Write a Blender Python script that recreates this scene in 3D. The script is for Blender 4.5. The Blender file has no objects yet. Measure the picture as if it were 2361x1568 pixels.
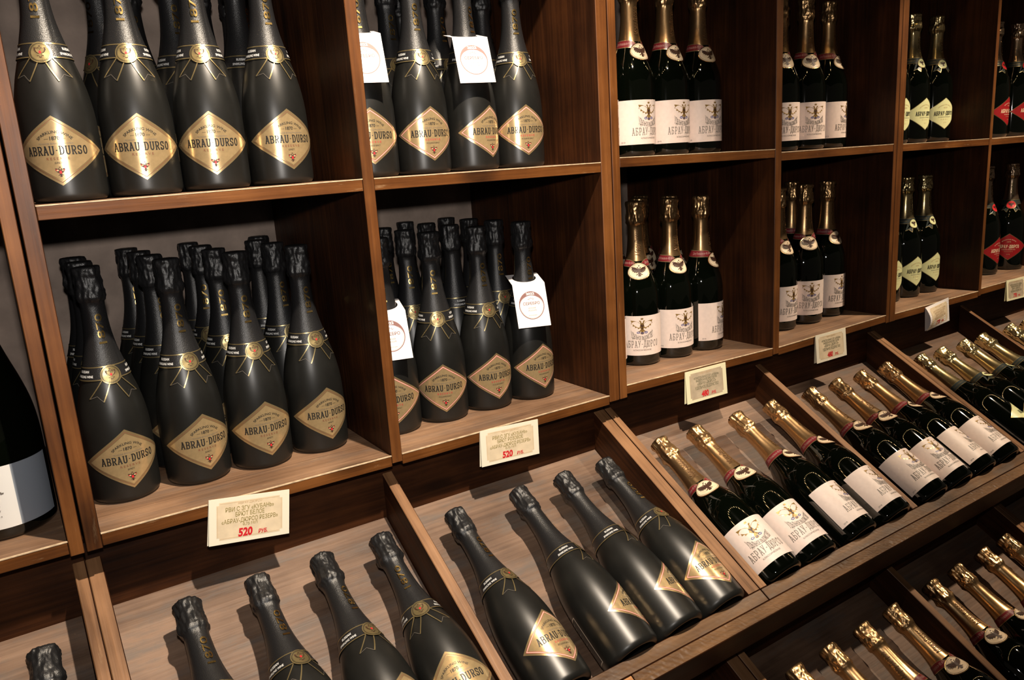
import bpy, bmesh, math, random
from mathutils import Vector, Matrix, noise
from mathutils.geometry import tessellate_polygon
random.seed(7)
S = bpy.context.scene
COL = S.collection
PI = math.pi

# ------------------------------------------------------------------ camera
F_PX = 1788.78
CAM = Vector((-0.8799, -1.0202, 0.4132))
ROWS = ((0.8308, -0.5528, -0.0641), (-0.1767, -0.1528, -0.9723), (0.5277, 0.8192, -0.2246))
cd = bpy.data.cameras.new('camera'); cam = bpy.data.objects.new('camera', cd); COL.objects.link(cam)
cd.sensor_fit = 'HORIZONTAL'; cd.sensor_width = 36.0; cd.lens = 36.0 * F_PX / 2361.0
cd.clip_start = 0.02; cd.clip_end = 60
rx, ry, rz = [Vector(r) for r in ROWS]
rx.normalize(); rz = (rz - rx * rz.dot(rx)).normalized(); ry = rz.cross(rx)
cam.matrix_world = Matrix(((rx.x, -ry.x, -rz.x, CAM.x), (rx.y, -ry.y, -rz.y, CAM.y), (rx.z, -ry.z, -rz.z, CAM.z), (0, 0, 0, 1)))
S.camera = cam

# ------------------------------------------------------------------ world, lights, exposure
S.view_settings.view_transform = 'Standard'; S.view_settings.look = 'None'
S.view_settings.gamma = 1.0; S.view_settings.exposure = 0.0; S.view_settings.use_curve_mapping = False
S.cycles.use_denoising = True
S.cycles.sample_clamp_indirect = 6.0
S.cycles.max_bounces = 6
w = bpy.data.worlds.new('world'); S.world = w; w.use_nodes = True
w.node_tree.nodes['Background'].inputs[0].default_value = (1.0, 0.80, 0.62, 1)
w.node_tree.nodes['Background'].inputs[1].default_value = 0.03

LAMPS = [  # name, location, target, watts, colour, cone degrees, blend
    ('warm', (-0.30, -0.79, 1.55), (-0.45, 0.00, 0.33), 208, (1.0, 0.84, 0.66), 68, 0.7),
    ('warm', (1.38, -0.77, 1.70), (1.05, 0.00, 0.20), 185, (1.0, 0.80, 0.58), 62, 0.8),
]
for n, loc, tgt, wat, colr, cone, bl in LAMPS:
    ld = bpy.data.lights.new('spot_' + n, 'SPOT'); ld.energy = wat; ld.color = colr
    ld.spot_size = math.radians(cone); ld.spot_blend = bl; ld.shadow_soft_size = 0.022
    lo = bpy.data.objects.new('spot_' + n, ld); COL.objects.link(lo); lo.location = loc
    lo.rotation_euler = (Vector(tgt) - Vector(loc)).to_track_quat('-Z', 'Y').to_euler()

# the camera's own flash, a hand above the lens
fl = bpy.data.lights.new('camera_flash', 'SPOT'); fl.energy = 26; fl.spot_size = math.radians(108); fl.spot_blend = 1.0; fl.color = (1.0, .93, .86); fl.shadow_soft_size = .016
fo = bpy.data.objects.new('camera_flash', fl); COL.objects.link(fo); fo.location = (-.870, -1.000, .512)
fo.rotation_euler = (Vector((-.36, .10, .36)) - Vector(fo.location)).to_track_quat('-Z', 'Y').to_euler()

# ------------------------------------------------------------------ materials
def mat(name, col, rough=0.5, metal=0.0, spec=0.5, coat=0.0, emit=None, aniso=0.0, noise_amt=0.0, noise_scale=60, bump=0.0, bump_scale=300, sheen=0.0):
    m = bpy.data.materials.new(name); m.use_nodes = True
    nt = m.node_tree; b = nt.nodes['Principled BSDF']
    b.inputs['Base Color'].default_value = (*col, 1); b.inputs['Roughness'].default_value = rough
    b.inputs['Metallic'].default_value = metal; b.inputs['Specular IOR Level'].default_value = spec
    b.inputs['Coat Weight'].default_value = coat
    b.inputs['Coat Roughness'].default_value = 0.05
    if aniso:
        b.inputs['Anisotropic'].default_value = aniso
        t = nt.nodes.new('ShaderNodeTangent'); t.direction_type = 'RADIAL'; t.axis = 'Z'
        nt.links.new(t.outputs[0], b.inputs['Tangent'])
    if emit:
        b.inputs['Emission Color'].default_value = (*emit[0], 1); b.inputs['Emission Strength'].default_value = emit[1]
    if noise_amt or bump:
        tc = nt.nodes.new('ShaderNodeTexCoord')
    if noise_amt:
        n = nt.nodes.new('ShaderNodeTexNoise'); n.inputs['Scale'].default_value = noise_scale; n.inputs['Detail'].default_value = 6
        r = nt.nodes.new('ShaderNodeValToRGB'); a = r.color_ramp.elements
        a[0].position = .3; a[1].position = .7
        a[0].color = (*[c * (1 - noise_amt) for c in col], 1); a[1].color = (*[min(1, c * (1 + noise_amt)) for c in col], 1)
        nt.links.new(tc.outputs['Object'], n.inputs['Vector']); nt.links.new(n.outputs[0], r.inputs[0]); nt.links.new(r.outputs[0], b.inputs['Base Color'])
    if bump:
        n = nt.nodes.new('ShaderNodeTexNoise'); n.inputs['Scale'].default_value = bump_scale; n.inputs['Detail'].default_value = 3
        bp = nt.nodes.new('ShaderNodeBump'); bp.inputs['Strength'].default_value = bump; bp.inputs['Distance'].default_value = 0.001
        nt.links.new(tc.outputs['Object'], n.inputs['Vector']); nt.links.new(n.outputs[0], bp.inputs['Height']); nt.links.new(bp.outputs[0], b.inputs['Normal'])
    return m

def wood(name, axis, dark, mid, light, rough=0.5, spec=0.4, saw=0.0, fine=1.0, wear=0.0, patina=0.0):
    """Stained softwood: long streaks along one axis, darker knots, rubbed spots."""
    m = bpy.data.materials.new(name); m.use_nodes = True
    nt = m.node_tree; N = nt.nodes; L = nt.links; b = N['Principled BSDF']
    b.inputs['Specular IOR Level'].default_value = spec
    tc = N.new('ShaderNodeTexCoord'); oi = N.new('ShaderNodeObjectInfo')
    add = N.new('ShaderNodeVectorMath'); add.operation = 'ADD'
    sc = N.new('ShaderNodeVectorMath'); sc.operation = 'SCALE'; sc.inputs[0].default_value = (3.1, 5.7, 7.3)
    L.new(oi.outputs['Random'], sc.inputs['Scale']); L.new(tc.outputs['Object'], add.inputs[0]); L.new(sc.outputs[0], add.inputs[1])
    if axis == 'S':      # grain following the slope of the trays
        vr = N.new('ShaderNodeVectorRotate'); vr.rotation_type = 'X_AXIS'; vr.inputs['Angle'].default_value = -math.radians(29.9)
        L.new(add.outputs[0], vr.inputs['Vector']); add = vr; axis = 'Y'
    mp = N.new('ShaderNodeMapping')
    s = [26 * fine, 26 * fine, 26 * fine]; s['XYZ'.index(axis)] = 1.6
    mp.inputs['Scale'].default_value = s; L.new(add.outputs[0], mp.inputs['Vector'])
    n1 = N.new('ShaderNodeTexNoise'); n1.inputs['Scale'].default_value = 1.0; n1.inputs['Detail'].default_value = 5; n1.inputs['Roughness'].default_value = .6; n1.inputs['Distortion'].default_value = .8
    L.new(mp.outputs[0], n1.inputs['Vector'])
    mp2 = N.new('ShaderNodeMapping'); s2 = [190, 190, 190]; s2['XYZ'.index(axis)] = 7; mp2.inputs['Scale'].default_value = s2
    L.new(add.outputs[0], mp2.inputs['Vector'])
    n2 = N.new('ShaderNodeTexNoise'); n2.inputs['Scale'].default_value = 1.0; n2.inputs['Detail'].default_value = 3; L.new(mp2.outputs[0], n2.inputs['Vector'])
    n3 = N.new('ShaderNodeTexNoise'); n3.inputs['Scale'].default_value = 9.0; n3.inputs['Detail'].default_value = 5; L.new(add.outputs[0], n3.inputs['Vector'])
    a1 = N.new('ShaderNodeMath'); a1.operation = 'MULTIPLY_ADD'; a1.inputs[1].default_value = .30; L.new(n2.outputs[0], a1.inputs[0])
    a0 = N.new('ShaderNodeMath'); a0.operation = 'MULTIPLY'; a0.inputs[1].default_value = .40; L.new(n1.outputs[0], a0.inputs[0]); L.new(a0.outputs[0], a1.inputs[2])
    a2 = N.new('ShaderNodeMath'); a2.operation = 'MULTIPLY_ADD'; a2.inputs[1].default_value = .50; L.new(n3.outputs[0], a2.inputs[0]); L.new(a1.outputs[0], a2.inputs[2])
    r = N.new('ShaderNodeValToRGB'); e = r.color_ramp.elements
    e[0].position = .44; e[0].color = (*dark, 1); e[1].position = .76; e[1].color = (*light, 1)
    k = e.new(.6); k.color = (*mid, 1)
    L.new(a2.outputs[0], r.inputs[0])
    # knots
    mpk = N.new('ShaderNodeMapping'); sk = [9, 9, 9]; sk['XYZ'.index(axis)] = 3.6; mpk.inputs['Scale'].default_value = sk
    L.new(add.outputs[0], mpk.inputs['Vector'])
    v = N.new('ShaderNodeTexVoronoi'); v.inputs['Scale'].default_value = 1.0; L.new(mpk.outputs[0], v.inputs['Vector'])
    rk = N.new('ShaderNodeValToRGB'); rk.color_ramp.elements[0].position = .06; rk.color_ramp.elements[0].color = (.35, .35, .35, 1)
    rk.color_ramp.elements[1].position = .16; rk.color_ramp.elements[1].color = (1, 1, 1, 1); L.new(v.outputs['Distance'], rk.inputs[0])
    mx = N.new('ShaderNodeMixRGB'); mx.blend_type = 'MULTIPLY'; mx.inputs[0].default_value = .8
    L.new(r.outputs[0], mx.inputs[1]); L.new(rk.outputs[0], mx.inputs[2])
    out = mx.outputs[0]
    if patina:
        np_ = N.new('ShaderNodeTexNoise'); np_.inputs['Scale'].default_value = 1; np_.inputs['Detail'].default_value = 6; np_.inputs['Roughness'].default_value = .7
        mpp = N.new('ShaderNodeMapping'); sp = [34, 34, 34]; sp['XYZ'.index(axis)] = 9; mpp.inputs['Scale'].default_value = sp
        L.new(add.outputs[0], mpp.inputs['Vector']); L.new(mpp.outputs[0], np_.inputs['Vector'])
        rp = N.new('ShaderNodeMapRange'); rp.inputs['From Min'].default_value = .48; rp.inputs['From Max'].default_value = .64; rp.inputs['To Max'].default_value = patina
        L.new(np_.outputs[0], rp.inputs['Value'])
        mpx = N.new('ShaderNodeMixRGB'); mpx.inputs[2].default_value = (.13, .115, .105, 1); L.new(rp.outputs[0], mpx.inputs[0]); L.new(out, mpx.inputs[1]); out = mpx.outputs[0]
    if wear:
        n4 = N.new('ShaderNodeTexNoise'); n4.inputs['Scale'].default_value = 1; n4.inputs['Detail'].default_value = 8; n4.inputs['Roughness'].default_value = .75
        mp4 = N.new('ShaderNodeMapping'); s4 = [60, 60, 60]; s4['XYZ'.index(axis)] = 8; mp4.inputs['Scale'].default_value = s4
        L.new(add.outputs[0], mp4.inputs['Vector']); L.new(mp4.outputs[0], n4.inputs['Vector'])
        r4 = N.new('ShaderNodeValToRGB'); r4.color_ramp.elements[0].position = .62; r4.color_ramp.elements[0].color = (0, 0, 0, 1); r4.color_ramp.elements[1].position = .70; r4.color_ramp.elements[1].color = (1, 1, 1, 1)
        L.new(n4.outputs[0], r4.inputs[0])
        mw = N.new('ShaderNodeMath'); mw.operation = 'MULTIPLY'; mw.inputs[1].default_value = wear; L.new(r4.outputs[0], mw.inputs[0])
        m4 = N.new('ShaderNodeMixRGB'); m4.inputs[2].default_value = (.52, .36, .20, 1); L.new(mw.outputs[0], m4.inputs[0]); L.new(out, m4.inputs[1]); out = m4.outputs[0]
    L.new(out, b.inputs['Base Color'])
    rr = N.new('ShaderNodeMapRange'); rr.inputs['To Min'].default_value = rough - .08; rr.inputs['To Max'].default_value = rough + .12
    L.new(n1.outputs[0], rr.inputs['Value']); L.new(rr.outputs[0], b.inputs['Roughness'])
    bp = N.new('ShaderNodeBump'); bp.inputs['Strength'].default_value = .35; bp.inputs['Distance'].default_value = .0012
    h = n2.outputs[0]
    if saw:
        wv = N.new('ShaderNodeTexWave'); wv.bands_direction = 'DIAGONAL'; wv.inputs['Scale'].default_value = 45; wv.inputs['Distortion'].default_value = 6; wv.inputs['Detail'].default_value = 2
        L.new(add.outputs[0], wv.inputs['Vector'])
        ms = N.new('ShaderNodeMath'); ms.operation = 'MULTIPLY_ADD'; ms.inputs[1].default_value = saw; L.new(wv.outputs[0], ms.inputs[0]); L.new(h, ms.inputs[2]); h = ms.outputs[0]
    L.new(h, bp.inputs['Height']); L.new(bp.outputs[0], b.inputs['Normal'])
    return m

EDGE = ((.062, .020, .005), (.130, .044, .0095), (.215, .080, .020))
SHADED = ((.013, .0045, .002), (.036, .0115, .0038), (.080, .026, .0075))  # same stain as EDGE, with the shade of grazing-lit faces put into the colour
TRAY = ((.085, .050, .034), (.165, .100, .066), (.26, .165, .112))
W_EDGE_X = wood('stained_wood_edge_long', 'X', *EDGE, rough=.45, wear=.35, spec=.3)
W_EDGE_Z = wood('stained_wood_edge_upright', 'Z', *EDGE, rough=.45, wear=.15)
W_SIDE = wood('stained_pine_shaded_upright', 'Z', *SHADED, rough=.5, spec=.22)
W_BOARD = wood('stained_board_shaded_long', 'X', *SHADED, rough=.5, spec=.22)
W_SHELF = wood('worn_shelf_top', 'X', (.12, .064, .036), (.225, .128, .074), (.36, .215, .128), rough=.55, wear=.6, patina=.3)
W_TRAY = wood('brown_tray_board', 'X', *TRAY, rough=.5, wear=.12, patina=.6)
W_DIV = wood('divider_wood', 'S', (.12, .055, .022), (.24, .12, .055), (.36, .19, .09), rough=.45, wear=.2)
W_DIVSIDE = wood('shaded_divider_side', 'S', *SHADED, rough=.5, spec=.22)
W_RAIL = wood('rail_wood', 'X', (.075, .038, .018), (.145, .078, .038), (.23, .130, .066), rough=.42, saw=0.5, wear=.3, patina=.4)
W_BATTEN = wood('sawn_batten_wood', 'X', (.070, .034, .016), (.135, .070, .031), (.22, .118, .055), rough=.45, saw=2.2, wear=.25)
W_ORANGE = wood('orange_batten_wood', 'X', (.24, .10, .03), (.38, .17, .06), (.5, .25, .1), rough=.45)
M_RAW = mat('raw_worn_edge', (.62, .47, .31), .6, noise_amt=.35, noise_scale=90)
M_HARD = mat('hardboard', (.30, .23, .19), .75, noise_amt=.35, noise_scale=14, bump=.5, bump_scale=160)
M_WALL = mat('painted_plaster', (.20, .15, .11), .8, noise_amt=.1, noise_scale=4)
M_FLOOR = wood('floor_planks', 'X', (.05, .025, .012), (.09, .045, .022), (.13, .07, .035), rough=.35)
M_CEIL = mat('dark_ceiling', (.10, .08, .065), .9, noise_amt=.08, noise_scale=5)

M_MATTE = mat('matte_black_glass', (.010, .010, .009), .36, spec=.55, noise_amt=.25, noise_scale=25)
M_BFOIL = mat('black_foil', (.013, .013, .014), .36, spec=.6, bump=.35, bump_scale=900)
M_GLASS = mat('dark_green_glass', (.0012, .0020, .0010), .03, spec=.6, coat=.4)
M_GOLDLAB = mat('brushed_gold_label', (.60, .44, .23), .19, metal=.55, aniso=.45, noise_amt=.08, noise_scale=200)
M_GOLDRIM = mat('gold_rim', (.50, .37, .19), .26, metal=.7, aniso=.4)
M_GOLD = mat('gold_leaf', (.90, .62, .22), .22, metal=1.0)
M_ANTIQUE = mat('antique_gold', (.42, .33, .16), .34, metal=.8)
M_BROWNLN = mat('brown_print', (.20, .075, .04), .5)
M_REDLN = mat('red_print', (.50, .05, .05), .5)
M_PINK = mat('pale_line', (.80, .68, .55), .5)
M_INK = mat('black_ink', (.012, .012, .012), .5)
M_GREYINK = mat('grey_ink', (.16, .14, .12), .5)
M_WHITE = mat('white_print', (.85, .85, .83), .5)
M_COPPER = mat('copper_gold_foil', (.56, .35, .17), .30, metal=.95, bump=.25, bump_scale=60)
M_CHAMP = mat('pale_gold_foil', (.78, .62, .32), .22, metal=.95, bump=.25, bump_scale=60)
M_ROSEF = mat('rose_gold_foil', (.70, .50, .34), .24, metal=.95, bump=.25, bump_scale=60)
M_EMBOSS = mat('dark_embossed_print', (.16, .085, .035), .4, metal=.4)
M_CREAM = mat('pinkish_white_label_paper', (.80, .67, .61), .5, noise_amt=.04, noise_scale=150)
M_OVAL = mat('cream_seal_paper', (.86, .68, .47), .4)
M_MAROON = mat('maroon_band', (.20, .018, .024), .35)
M_DKBAND = mat('slate_band', (.030, .040, .040), .35)
M_PALE = mat('pale_green_label_paper', (.72, .74, .40), .42)
M_REDLAB = mat('crimson_label_paper', (.30, .012, .016), .38)
M_BLUE = mat('blue_print', (.02, .05, .28), .5)
M_EBROWN = mat('brown_eagle_print', (.055, .022, .012), .5)
M_EGOLD = mat('gold_eagle_print', (.34, .21, .06), .28, metal=.35)
M_PAPER = mat('cream_card', (.90, .84, .68), .55)
M_PAPERY = mat('yellowish_card', (.86, .82, .56), .55)
M_PARCH = mat('parchment_print', (.80, .66, .46), .55, noise_amt=.1, noise_scale=60)
M_PARCHD = mat('grey_parchment_print', (.52, .43, .31), .55, noise_amt=.15, noise_scale=60)
M_OLIVE = mat('olive_print', (.30, .24, .07), .5)
M_TAN = mat('tan_print', (.62, .44, .25), .5)
M_PRICE = mat('price_red', (.66, .02, .03), .45)
M_CARD = mat('white_tag_card', (.90, .86, .86), .5)
M_ROSE = mat('dusty_rose_print', (.22, .09, .08), .5)
M_ROSEL = mat('light_rose_print', (.42, .20, .18), .5)
M_MAGW = mat('white_magnum_label', (.78, .77, .75), .5)
M_MAGG = mat('blue_grey_label_side', (.25, .28, .33), .5)
M_METAL = mat('lamp_metal', (.05, .05, .05), .4, metal=.6)
M_BULB = mat('warm_bulb', (1, .8, .5), .3, emit=((1.0, .66, .30), 90))
M_LENS = mat('spot_lens', (1, 1, 1), .3, emit=((1.0, .85, .65), 30))

# ------------------------------------------------------------------ mesh helpers
class MB:
    def __init__(s): s.v = []; s.f = []; s.m = []; s.mats = []; s.smooth = []
    def mi(s, m):
        if m not in s.mats: s.mats.append(m)
        return s.mats.index(m)
    def add(s, vs, fs, m, smooth=False):
        o = len(s.v); k = s.mi(m); s.v += [tuple(v) for v in vs]
        for f in fs: s.f.append(tuple(i + o for i in f)); s.m.append(k); s.smooth.append(smooth)
    def box(s, x0, x1, y0, y1, z0, z1, m):
        s.hexa([(x0, y0, z0), (x1, y0, z0), (x1, y1, z0), (x0, y1, z0), (x0, y0, z1), (x1, y0, z1), (x1, y1, z1), (x0, y1, z1)], m)
    def hexa(s, c, m, front=None, top=None):
        """8 corners; optional other material for the front (-y) and the top face"""
        fs = [(0, 3, 2, 1), (4, 5, 6, 7), (0, 1, 5, 4), (1, 2, 6, 5), (2, 3, 7, 6), (3, 0, 4, 7)]
        ms = [m, top or m, front or m, m, m, m]
        o = len(s.v); s.v += [tuple(v) for v in c]
        for f, mm in zip(fs, ms): s.f.append(tuple(i + o for i in f)); s.m.append(s.mi(mm)); s.smooth.append(False)
    def lathe(s, prof, m, seg=48, cap0=False, cap1=False, disp=None, z_axis=True):
        vs = []; fs = []
        for r, z in prof:
            for i in range(seg):
                a = 2 * PI * i / seg; rr = r + (disp(a, z, r) if disp else 0)
                vs.append((rr * math.cos(a), rr * math.sin(a), z))
        for j in range(len(prof) - 1):
            for i in range(seg):
                k = (i + 1) % seg; fs.append((j * seg + i, j * seg + k, (j + 1) * seg + k, (j + 1) * seg + i))
        if cap0: fs.append(tuple(range(seg - 1, -1, -1)))
        if cap1: fs.append(tuple((len(prof) - 1) * seg + i for i in range(seg)))
        s.add(vs, fs, m, True)
    def mesh(s, name):
        me = bpy.data.meshes.new(name); me.from_pydata(s.v, [], s.f)
        for m in s.mats: me.materials.append(m)
        me.polygons.foreach_set('material_index', s.m); me.polygons.foreach_set('use_smooth', s.smooth)
        me.update(); return me

def link(name, me, parent=None, loc=(0, 0, 0), label=None):
    o = bpy.data.objects.new(name, me); COL.objects.link(o); o.location = loc
    if parent: o.parent = parent
    if label: o['label'] = label
    return o
def thing(name, label, cat, loc, group=None, me=None):
    o = bpy.data.objects.new(name, me); COL.objects.link(o); o.location = loc
    if me is None: o.empty_display_size = .02
    o['label'] = label; o['category'] = cat
    if group: o['group'] = group
    return o
def bev(o, wd=.001):
    md = o.modifiers.new('bevel', 'BEVEL'); md.width = wd; md.segments = 1; md.limit_method = 'ANGLE'
    return o

def interp(prof):
    pr = sorted(prof, key=lambda p: p[1])
    def R(z):
        if z <= pr[0][1]: return pr[0][0]
        for (r0, z0), (r1, z1) in zip(pr, pr[1:]):
            if z <= z1:
                return r0 + (r1 - r0) * (z - z0) / max(1e-9, z1 - z0)
        return pr[-1][0]
    return R
def smooth_prof(pts, n=5):
    """Catmull-Rom through (r,z) points"""
    out = []
    P = [pts[0]] + pts + [pts[-1]]
    for i in range(1, len(P) - 2):
        a, b, c, d = [Vector((*P[i + k], 0)) for k in (-1, 0, 1, 2)]
        for j in range(n):
            t = j / n
            q = .5 * ((2 * b) + (c - a) * t + (2 * a - 5 * b + 4 * c - d) * t * t + (3 * b - a - 3 * c + d) * t ** 3)
            out.append((max(0.0, min(q.x, max(b.x, c.x))), max(0.0, q.y)))
    out.append(pts[-1]); return out

# ---- flat shapes: lists of (verts2d, faces) later wrapped on bottles or laid on cards
_tc = {}
def text2d(s, size=1.0, bold=0.0, cx=1.0, align='C', space=1.0):
    s = s.replace('Ь', 'b').replace('Ъ', 'ъ')      # the built-in font draws these two capitals badly
    key = (s, bold, space)
    if key not in _tc:
        c = bpy.data.curves.new('t', 'FONT'); c.body = s; c.size = 1; c.offset = bold; c.resolution_u = 3; c.space_character = space
        o = bpy.data.objects.new('t', c); me = bpy.data.meshes.new_from_object(o)
        vs = [(v.co.x, v.co.y) for v in me.vertices]; fs = [tuple(p.vertices) for p in me.polygons]
        bpy.data.objects.remove(o); bpy.data.meshes.remove(me); bpy.data.curves.remove(c)
        x0 = min(v[0] for v in vs); x1 = max(v[0] for v in vs)
        _tc[key] = (vs, fs, x0, x1)
    vs, fs, x0, x1 = _tc[key]
    sh = {'C': (x0 + x1) / 2, 'L': x0, 'R': x1}[align]
    k = size / .70   # size = cap height
    return [((x - sh) * k * cx, y * k) for x, y in vs], fs, (x1 - x0) * k * cx
def fit_text(s, height, width, bold=0.0):
    vs, fs, wd = text2d(s, height, bold); k = width / wd
    return [(x * k, y) for x, y in vs], fs
# slab letters drawn as strokes on a 1x1 box
def _arc(cx, cy, rx_, ry_, a0, a1, n=7):
    return [(cx + rx_ * math.cos(math.radians(a0 + (a1 - a0) * i / n)), cy + ry_ * math.sin(math.radians(a0 + (a1 - a0) * i / n))) for i in range(n + 1)]
GL = {
    'A': [[(.14, 0), (.5, 1)], [(.5, 1), (.86, 0)], [(.28, .33), (.72, .33)], [(0, .04), (.3, .04)], [(.7, .04), (1, .04)], [(.3, .96), (.6, .96)]],
    'B': [[(.22, 0), (.22, 1)], [(.03, .96), (.6, .96)] , _arc(.55, .745, .3, .215, 90, -90), [(.22, .53), (.6, .53)], _arc(.55, .285, .34, .245, 90, -90), [(.03, .04), (.6, .04)]],
    'R': [[(.22, 0), (.22, 1)], [(.03, .96), (.6, .96)], _arc(.55, .72, .3, .24, 90, -90), [(.22, .48), (.58, .48)], [(.5, .48), (.84, .04)], [(.05, .04), (.4, .04)], [(.75, .04), (1, .04)]],
    'U': [[(.2, 1), (.2, .3)], _arc(.5, .3, .3, .27, 180, 360), [(.8, .3), (.8, 1)], [(.02, .96), (.38, .96)], [(.62, .96), (.98, .96)]],
    'D': [[(.22, 0), (.22, 1)], [(.03, .96), (.5, .96)], _arc(.45, .5, .4, .46, 90, -90, 10), [(.03, .04), (.5, .04)]],
    'S': [_arc(.5, .73, .32, .23, 20, 270, 9), _arc(.5, .27, .32, .23, 90, -160, 9), [(.82, .7), (.82, .98)], [(.18, .02), (.18, .3)]],
    'O': [_arc(.5, .5, .34, .46, 0, 360, 18)],
    'Б': [[(.22, 0), (.22, 1)], [(.03, .96), (.82, .96)], [(.82, .98), (.82, .78)], [(.22, .56), (.55, .56)], _arc(.52, .3, .34, .26, 90, -90), [(.03, .04), (.52, .04)]],
    'Р': [[(.22, 0), (.22, 1)], [(.03, .96), (.6, .96)], _arc(.55, .7, .32, .26, 90, -90), [(.22, .44), (.58, .44)], [(.03, .04), (.45, .04)]],
    'У': [[(.14, 1), (.5, .36)], [(.86, 1), (.5, .36)], [(.5, .36), (.36, .08), (.18, .06)], [(0, .96), (.32, .96)], [(.68, .96), (1, .96)]],
    'Д': [[(.22, .1), (.36, 1)], [(.8, .1), (.8, 1)], [(.22, .96), (.95, .96)], [(0, .12), (1, .12)], [(.03, -.12), (.03, .14)], [(.97, -.12), (.97, .14)]],
    'Ю': [[(.14, 0), (.14, 1)], [(.0, .96), (.3, .96)], [(.0, .04), (.3, .04)], [(.14, .5), (.42, .5)], _arc(.68, .5, .27, .46, 0, 360, 16)],
    'С': [_arc(.52, .5, .34, .46, 40, 320, 14), [(.84, .7), (.84, .98)]],
    '-': [[(.15, .48), (.85, .48)]], '·': [[(.3, .5), (.7, .5)]],
    'к': [],
}
GL['А'] = GL['A']; GL['О'] = GL['O']
def slab(s, height, width, stem=.26, bar=.11, gap=.18):
    """slab serif word centred on 0: returns verts, faces"""
    vs = []; fs = []
    ws = [(.55 if c in '-·' else (1.25 if c == 'Ю' else 1.0)) for c in s]
    tot = sum(ws) + gap * (len(s) - 1); k = width / tot; x = -width / 2
    for c, wc in zip(s, ws):
        for st in GL[c]:
            for (ax, ay), (bx, by) in zip(st, st[1:]):
                X0, Y0, X1, Y1 = ax * wc * k, ay * height, bx * wc * k, by * height
                dx, dy = X1 - X0, Y1 - Y0; l = math.hypot(dx, dy) or 1e-9
                t = (stem if abs(dy) > abs(dx) * .55 else bar * height / k * 1.0) * k / 2
                nx, ny = -dy / l * t, dx / l * t; ex, ey = dx / l * t * .25, dy / l * t * .25
                o = len(vs)
                vs += [(x + X0 + nx - ex, Y0 + ny - ey), (x + X0 - nx - ex, Y0 - ny - ey), (x + X1 - nx + ex, Y1 - ny + ey), (x + X1 + nx + ex, Y1 + ny + ey)]
                fs.append((o, o + 1, o + 2, o + 3))
        x += (wc + gap) * k
    return vs, fs
def poly2d(pts):
    t = tessellate_polygon([[Vector((x, y, 0)) for x, y in pts]])
    return list(pts), [tuple(f) for f in t]
def ell2d(cx, cy, a, b, n=28):
    return [(cx, cy)] + [(cx + a * math.cos(2 * PI * i / n), cy + b * math.sin(2 * PI * i / n)) for i in range(n)], [(0, 1 + i, 1 + (i + 1) % n) for i in range(n)]
def ring2d(cx, cy, a, b, w_, n=32, wtop=None):
    vs = []
    for i in range(n):
        t = 2 * PI * i / n; ww = w_ if wtop is None else w_ + (wtop - w_) * max(0, math.sin(t)) ** 1.5
        vs += [(cx + a * math.cos(t), cy + b * math.sin(t)), (cx + (a - ww) * math.cos(t), cy + (b - ww) * math.sin(t))]
    return vs, [(2 * i, 2 * i + 1, (2 * i + 3) % (2 * n), (2 * i + 2) % (2 * n)) for i in range(n)]
def stroke2d(pts, w_):
    vs = []; fs = []
    for (x0, y0), (x1, y1) in zip(pts, pts[1:]):
        n = max(1, int(math.hypot(x1 - x0, y1 - y0) / .004))
        for i in range(n):
            a, b_ = i / n, (i + 1) / n
            X0, Y0, X1, Y1 = x0 + (x1 - x0) * a, y0 + (y1 - y0) * a, x0 + (x1 - x0) * b_, y0 + (y1 - y0) * b_
            l = math.hypot(X1 - X0, Y1 - Y0) or 1e-9; nx, ny = -(Y1 - Y0) / l * w_ / 2, (X1 - X0) / l * w_ / 2
            o = len(vs); vs += [(X0 + nx, Y0 + ny), (X0 - nx, Y0 - ny), (X1 - nx, Y1 - ny), (X1 + nx, Y1 + ny)]; fs.append((o, o + 1, o + 2, o + 3))
    return vs, fs
def mv(sh, dx=0, dy=0, k=1.0, rot=0.0):
    c, s_ = math.cos(rot), math.sin(rot)
    return [(dx + k * (x * c - y * s_), dy + k * (x * s_ + y * c)) for x, y in sh[0]], sh[1]
def join2d(shs):
    vs = []; fs = []
    for a in shs:
        o = len(vs); vs += a[0]; fs += [tuple(i + o for i in f) for f in a[1]]
    return vs, fs
def eagle(spread=1.0, heads=2):
    """heraldic eagle about 2 wide, 1.5 tall, centred"""
    out = []
    for sg in (-1, 1):
        wing = [(.10, .30), (.30, .52), (.62, .66), (1.0, .72), (.93, .50), (.98, .34), (.80, .28), (.84, .10), (.62, .10), (.62, -.08), (.42, -.02), (.36, -.20), (.16, -.10)]
        wing = [(sg * x * spread, y) for x, y in wing]
        out.append(poly2d(wing if sg > 0 else wing[::-1]))
        if heads == 2:
            hd = [(.03, .28), (.10, .62), (.20, .72), (.34, .66), (.24, .58), (.20, .50), (.18, .30)]
            hd = [(sg * x, y) for x, y in hd]; out.append(poly2d(hd if sg > 0 else hd[::-1]))
        leg = [(.10, -.20), (.34, -.46), (.44, -.44), (.40, -.54), (.26, -.54), (.06, -.34)]
        leg = [(sg * x, y) for x, y in leg]; out.append(poly2d(leg if sg > 0 else leg[::-1]))
    out.append(poly2d([(0, .45), (-.17, .30), (-.20, -.05), (-.10, -.34), (-.20, -.72), (0, -.80), (.20, -.72), (.10, -.34), (.20, -.05), (.17, .30)]))
    out.append(poly2d([(-.12, .80), (-.15, .98), (-.06, .92), (0, 1.02), (.06, .92), (.15, .98), (.12, .80)]))
    return join2d(out)
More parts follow.
